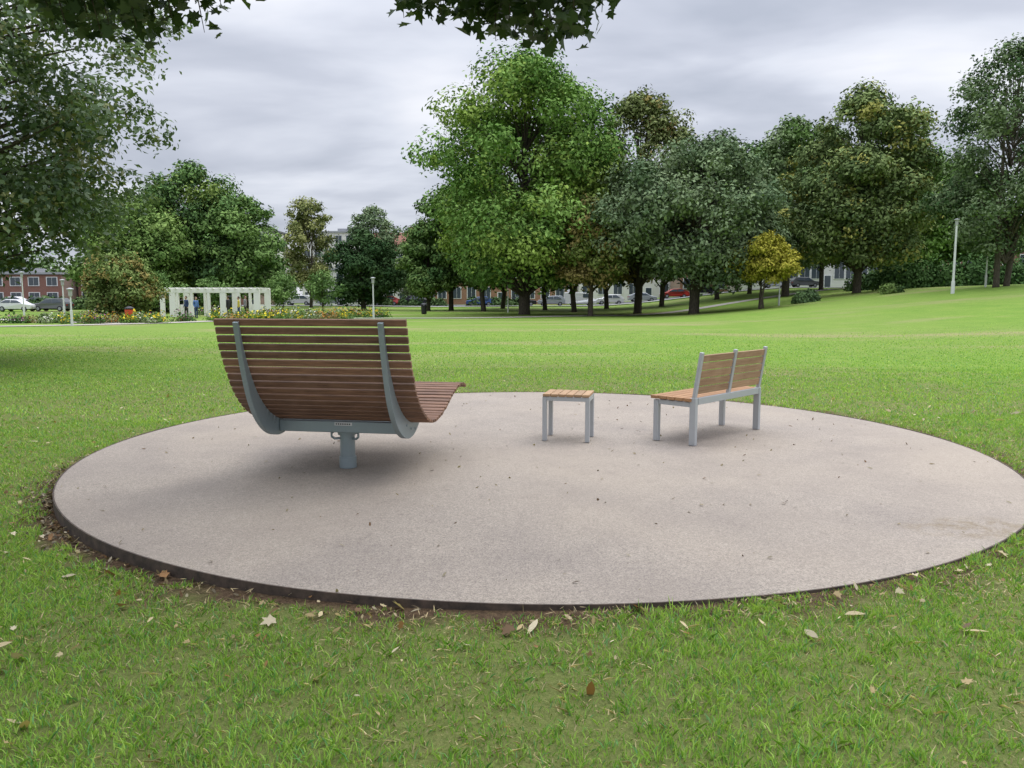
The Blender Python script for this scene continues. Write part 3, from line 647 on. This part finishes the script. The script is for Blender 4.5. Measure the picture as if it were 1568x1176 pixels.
# ------------------------------------------------ people
M_skin=simple('skin',(.45,.28,.2),.6); M_hair=simple('hair',(.04,.025,.015),.7)
def person(x,y,rz,top,legs,h=1.72,step=.12,arm=.1):
    J=[(0,0,.95),(0,0,1.12),(0,0,1.32),(0,.0,1.45),(0,.01,1.52),
       (.17,0,1.41),(.22,-.03,1.14),(.22,arm,.92),(.22,arm+.03,.84),(-.17,0,1.41),(-.22,-.03,1.14),(-.21,arm*.4,.90),(-.21,arm*.4+.02,.82),
       (.09,0,.90),(.10,step*.6,.48),(.10,step,.08),(.10,step+.14,.03),(-.09,0,.90),(-.10,-step*.3,.48),(-.10,-step,.08),(-.10,-step+.14,.03)]
    Rr=[.14,.13,.15,.085,.055,.07,.045,.035,.03,.07,.045,.035,.03,.095,.06,.042,.038,.095,.06,.042,.038]
    E=[(0,1),(1,2),(2,3),(3,4),(2,5),(5,6),(6,7),(7,8),(2,9),(9,10),(10,11),(11,12),(0,13),(13,14),(14,15),(15,16),(0,17),(17,18),(18,19),(19,20)]
    me=bpy.data.meshes.new('p'); me.from_pydata(J,E,[]); o=bpy.data.objects.new('body',me); S.collection.objects.link(o)
    o.modifiers.new('s','SKIN'); 
    for i_,v in enumerate(me.skin_vertices[0].data): v.radius=(Rr[i_],Rr[i_]*(.75 if i_<4 else 1)); v.use_root=(i_==0)
    sb=o.modifiers.new('u','SUBSURF'); sb.levels=1; sb.render_levels=1
    bpy.context.view_layer.update(); dg=bpy.context.evaluated_depsgraph_get(); m2=bpy.data.meshes.new_from_object(o.evaluated_get(dg)); bpy.data.objects.remove(o)
    for m_ in (top,legs,M_skin,M_tyre): m2.materials.append(m_)
    for p in m2.polygons:
        c=p.center; p.use_smooth=True
        p.material_index=2 if c.z>1.47 or (abs(c.x)>.17 and c.z<.89) else (3 if c.z<.09 else (1 if c.z<.95 and abs(c.x)<.18 else 0))
    e=empty('person',(x,y,float(H(x,y))),rz); e.scale=(h/1.72,)*3
    b=bpy.data.objects.new('body',m2); S.collection.objects.link(b); b.parent=e
    import bmesh
    bm=bmesh.new(); bmesh.ops.create_uvsphere(bm,u_segments=14,v_segments=10,radius=1)
    for v in bm.verts:
        v.co=Vector((v.co.x*.078,v.co.y*.095,v.co.z*.12))
        if v.co.z<-.05: v.co.x*=.8
    bmesh.ops.create_cone(bm,segments=6,radius1=.018,radius2=.006,depth=.03,cap_ends=True,matrix=Matrix.Translation((0,.10,-.01))@Matrix.Rotation(-math.pi/2,4,'X'))
    for sx in (-1,1): bmesh.ops.create_uvsphere(bm,u_segments=6,v_segments=5,radius=.02,matrix=Matrix.Translation((sx*.08,0,0)))
    mh=bpy.data.meshes.new('head'); bm.to_mesh(mh); bm.free(); ho=obj_from('head',mh,[M_skin],e); ho.location=(0,.015,1.62)
    bm=bmesh.new(); bmesh.ops.create_uvsphere(bm,u_segments=14,v_segments=10,radius=1)
    for v in bm.verts:
        v.co=Vector((v.co.x*.088,v.co.y*.10-.018,v.co.z*.115+.025))
        if v.co.y>.03 and v.co.z<.05: v.co.y=.03
    mh=bpy.data.meshes.new('hair'); bm.to_mesh(mh); bm.free(); ho=obj_from('hair',mh,[M_hair],e); ho.location=(0,.01,1.63)
c_navy=simple('navy_cloth',(.03,.05,.12),.9); c_blue=simple('blue_cloth',(.08,.16,.35),.9); c_blk=simple('black_cloth',(.02,.02,.022),.9); c_yel=simple('yellow_cloth',(.5,.4,.05),.9); c_gr=simple('grey_cloth',(.2,.2,.2),.9)
for u,d,rz,t_,l_,h_ in ((281,61.5,2.6,c_navy,c_blk,1.74),(296,62,-2.2,c_blue,c_navy,1.68),(346,62.5,1.2,c_blk,c_blk,1.75),(362,62,2.0,c_yel,c_navy,1.7),(372,63,-1.5,c_gr,c_blk,1.78)):
    person(U(u,d),d,rz,t_,l_,h_,random.uniform(.06,.2),random.uniform(.02,.15))

# ------------------------------------------------ sky, sun, camera
w=bpy.data.worlds.new('World'); S.world=w; w.use_nodes=True; nt=w.node_tree; nt.nodes.clear(); wo=nt.nodes.new('ShaderNodeOutputWorld')
EL=math.radians(52); AZ=math.radians(50)   # azimuth clockwise from +Y
sky=N(nt,'ShaderNodeTexSky'); sky.sky_type='NISHITA'; sky.sun_disc=False; sky.sun_elevation=EL; sky.sun_rotation=AZ
b1=N(nt,'ShaderNodeBackground'); nt.links.new(sky.outputs[0],b1.inputs[0]); b1.inputs[1].default_value=.09
tc=N(nt,'ShaderNodeTexCoord').outputs['Generated']; sp=N(nt,'ShaderNodeSeparateXYZ'); nt.links.new(tc,sp.inputs[0])
zc=math_(nt,'MAXIMUM',sp.outputs[2],0.0); zd=math_(nt,'ADD',zc,.20)
cb=N(nt,'ShaderNodeCombineXYZ'); nt.links.new(math_(nt,'DIVIDE',sp.outputs[0],zd),cb.inputs[0]); nt.links.new(math_(nt,'DIVIDE',sp.outputs[1],zd),cb.inputs[1])
mp=N(nt,'ShaderNodeMapping'); mp.inputs['Scale'].default_value=(.85,1.5,1); mp.inputs['Location'].default_value=(5.3,2.2,0); mp.inputs['Rotation'].default_value=(0,0,.2); nt.links.new(cb.outputs[0],mp.inputs[0])
nz=N(nt,'ShaderNodeTexNoise'); nz.inputs['Scale'].default_value=1.25; nz.inputs['Detail'].default_value=5; nz.inputs['Roughness'].default_value=.47; nz.inputs['Distortion'].default_value=.25; nt.links.new(mp.outputs[0],nz.inputs['Vector'])
cc=ramp(nt,nz.outputs['Fac'],[(.34,(.49,.525,.615)),(.46,(.63,.66,.755)),(.55,(.78,.81,.90)),(.68,(.98,.99,1.05))])
b2=N(nt,'ShaderNodeBackground'); nt.links.new(cc,b2.inputs[0])
L_=math_(nt,'ADD',1.0,math_(nt,'MULTIPLY',math_(nt,'POWER',zc,3.5),5.6)); nt.links.new(L_,b2.inputs[1])
ms=N(nt,'ShaderNodeMixShader'); ms.inputs[0].default_value=.88; nt.links.new(b1.outputs[0],ms.inputs[1]); nt.links.new(b2.outputs[0],ms.inputs[2]); nt.links.new(ms.outputs[0],wo.inputs[0])
sd=bpy.data.lights.new('sun','SUN'); sd.energy=1.2; sd.angle=math.radians(32); sd.color=(1,.94,.84); so=bpy.data.objects.new('sun',sd); S.collection.objects.link(so)
dirv=Vector((math.sin(AZ)*math.cos(EL),math.cos(AZ)*math.cos(EL),math.sin(EL))); so.rotation_euler=dirv.to_track_quat('Z','Y').to_euler(); so.location=(20,20,30)
cd=bpy.data.cameras.new('camera'); cd.sensor_width=36; cd.sensor_fit='HORIZONTAL'; cd.lens=36*1184/1568; cd.clip_start=.05; cd.clip_end=5000
co_=bpy.data.objects.new('camera',cd); co_.location=(0,0,1.5); co_.rotation_euler=(math.radians(90-6.27),0,0); S.collection.objects.link(co_); S.camera=co_
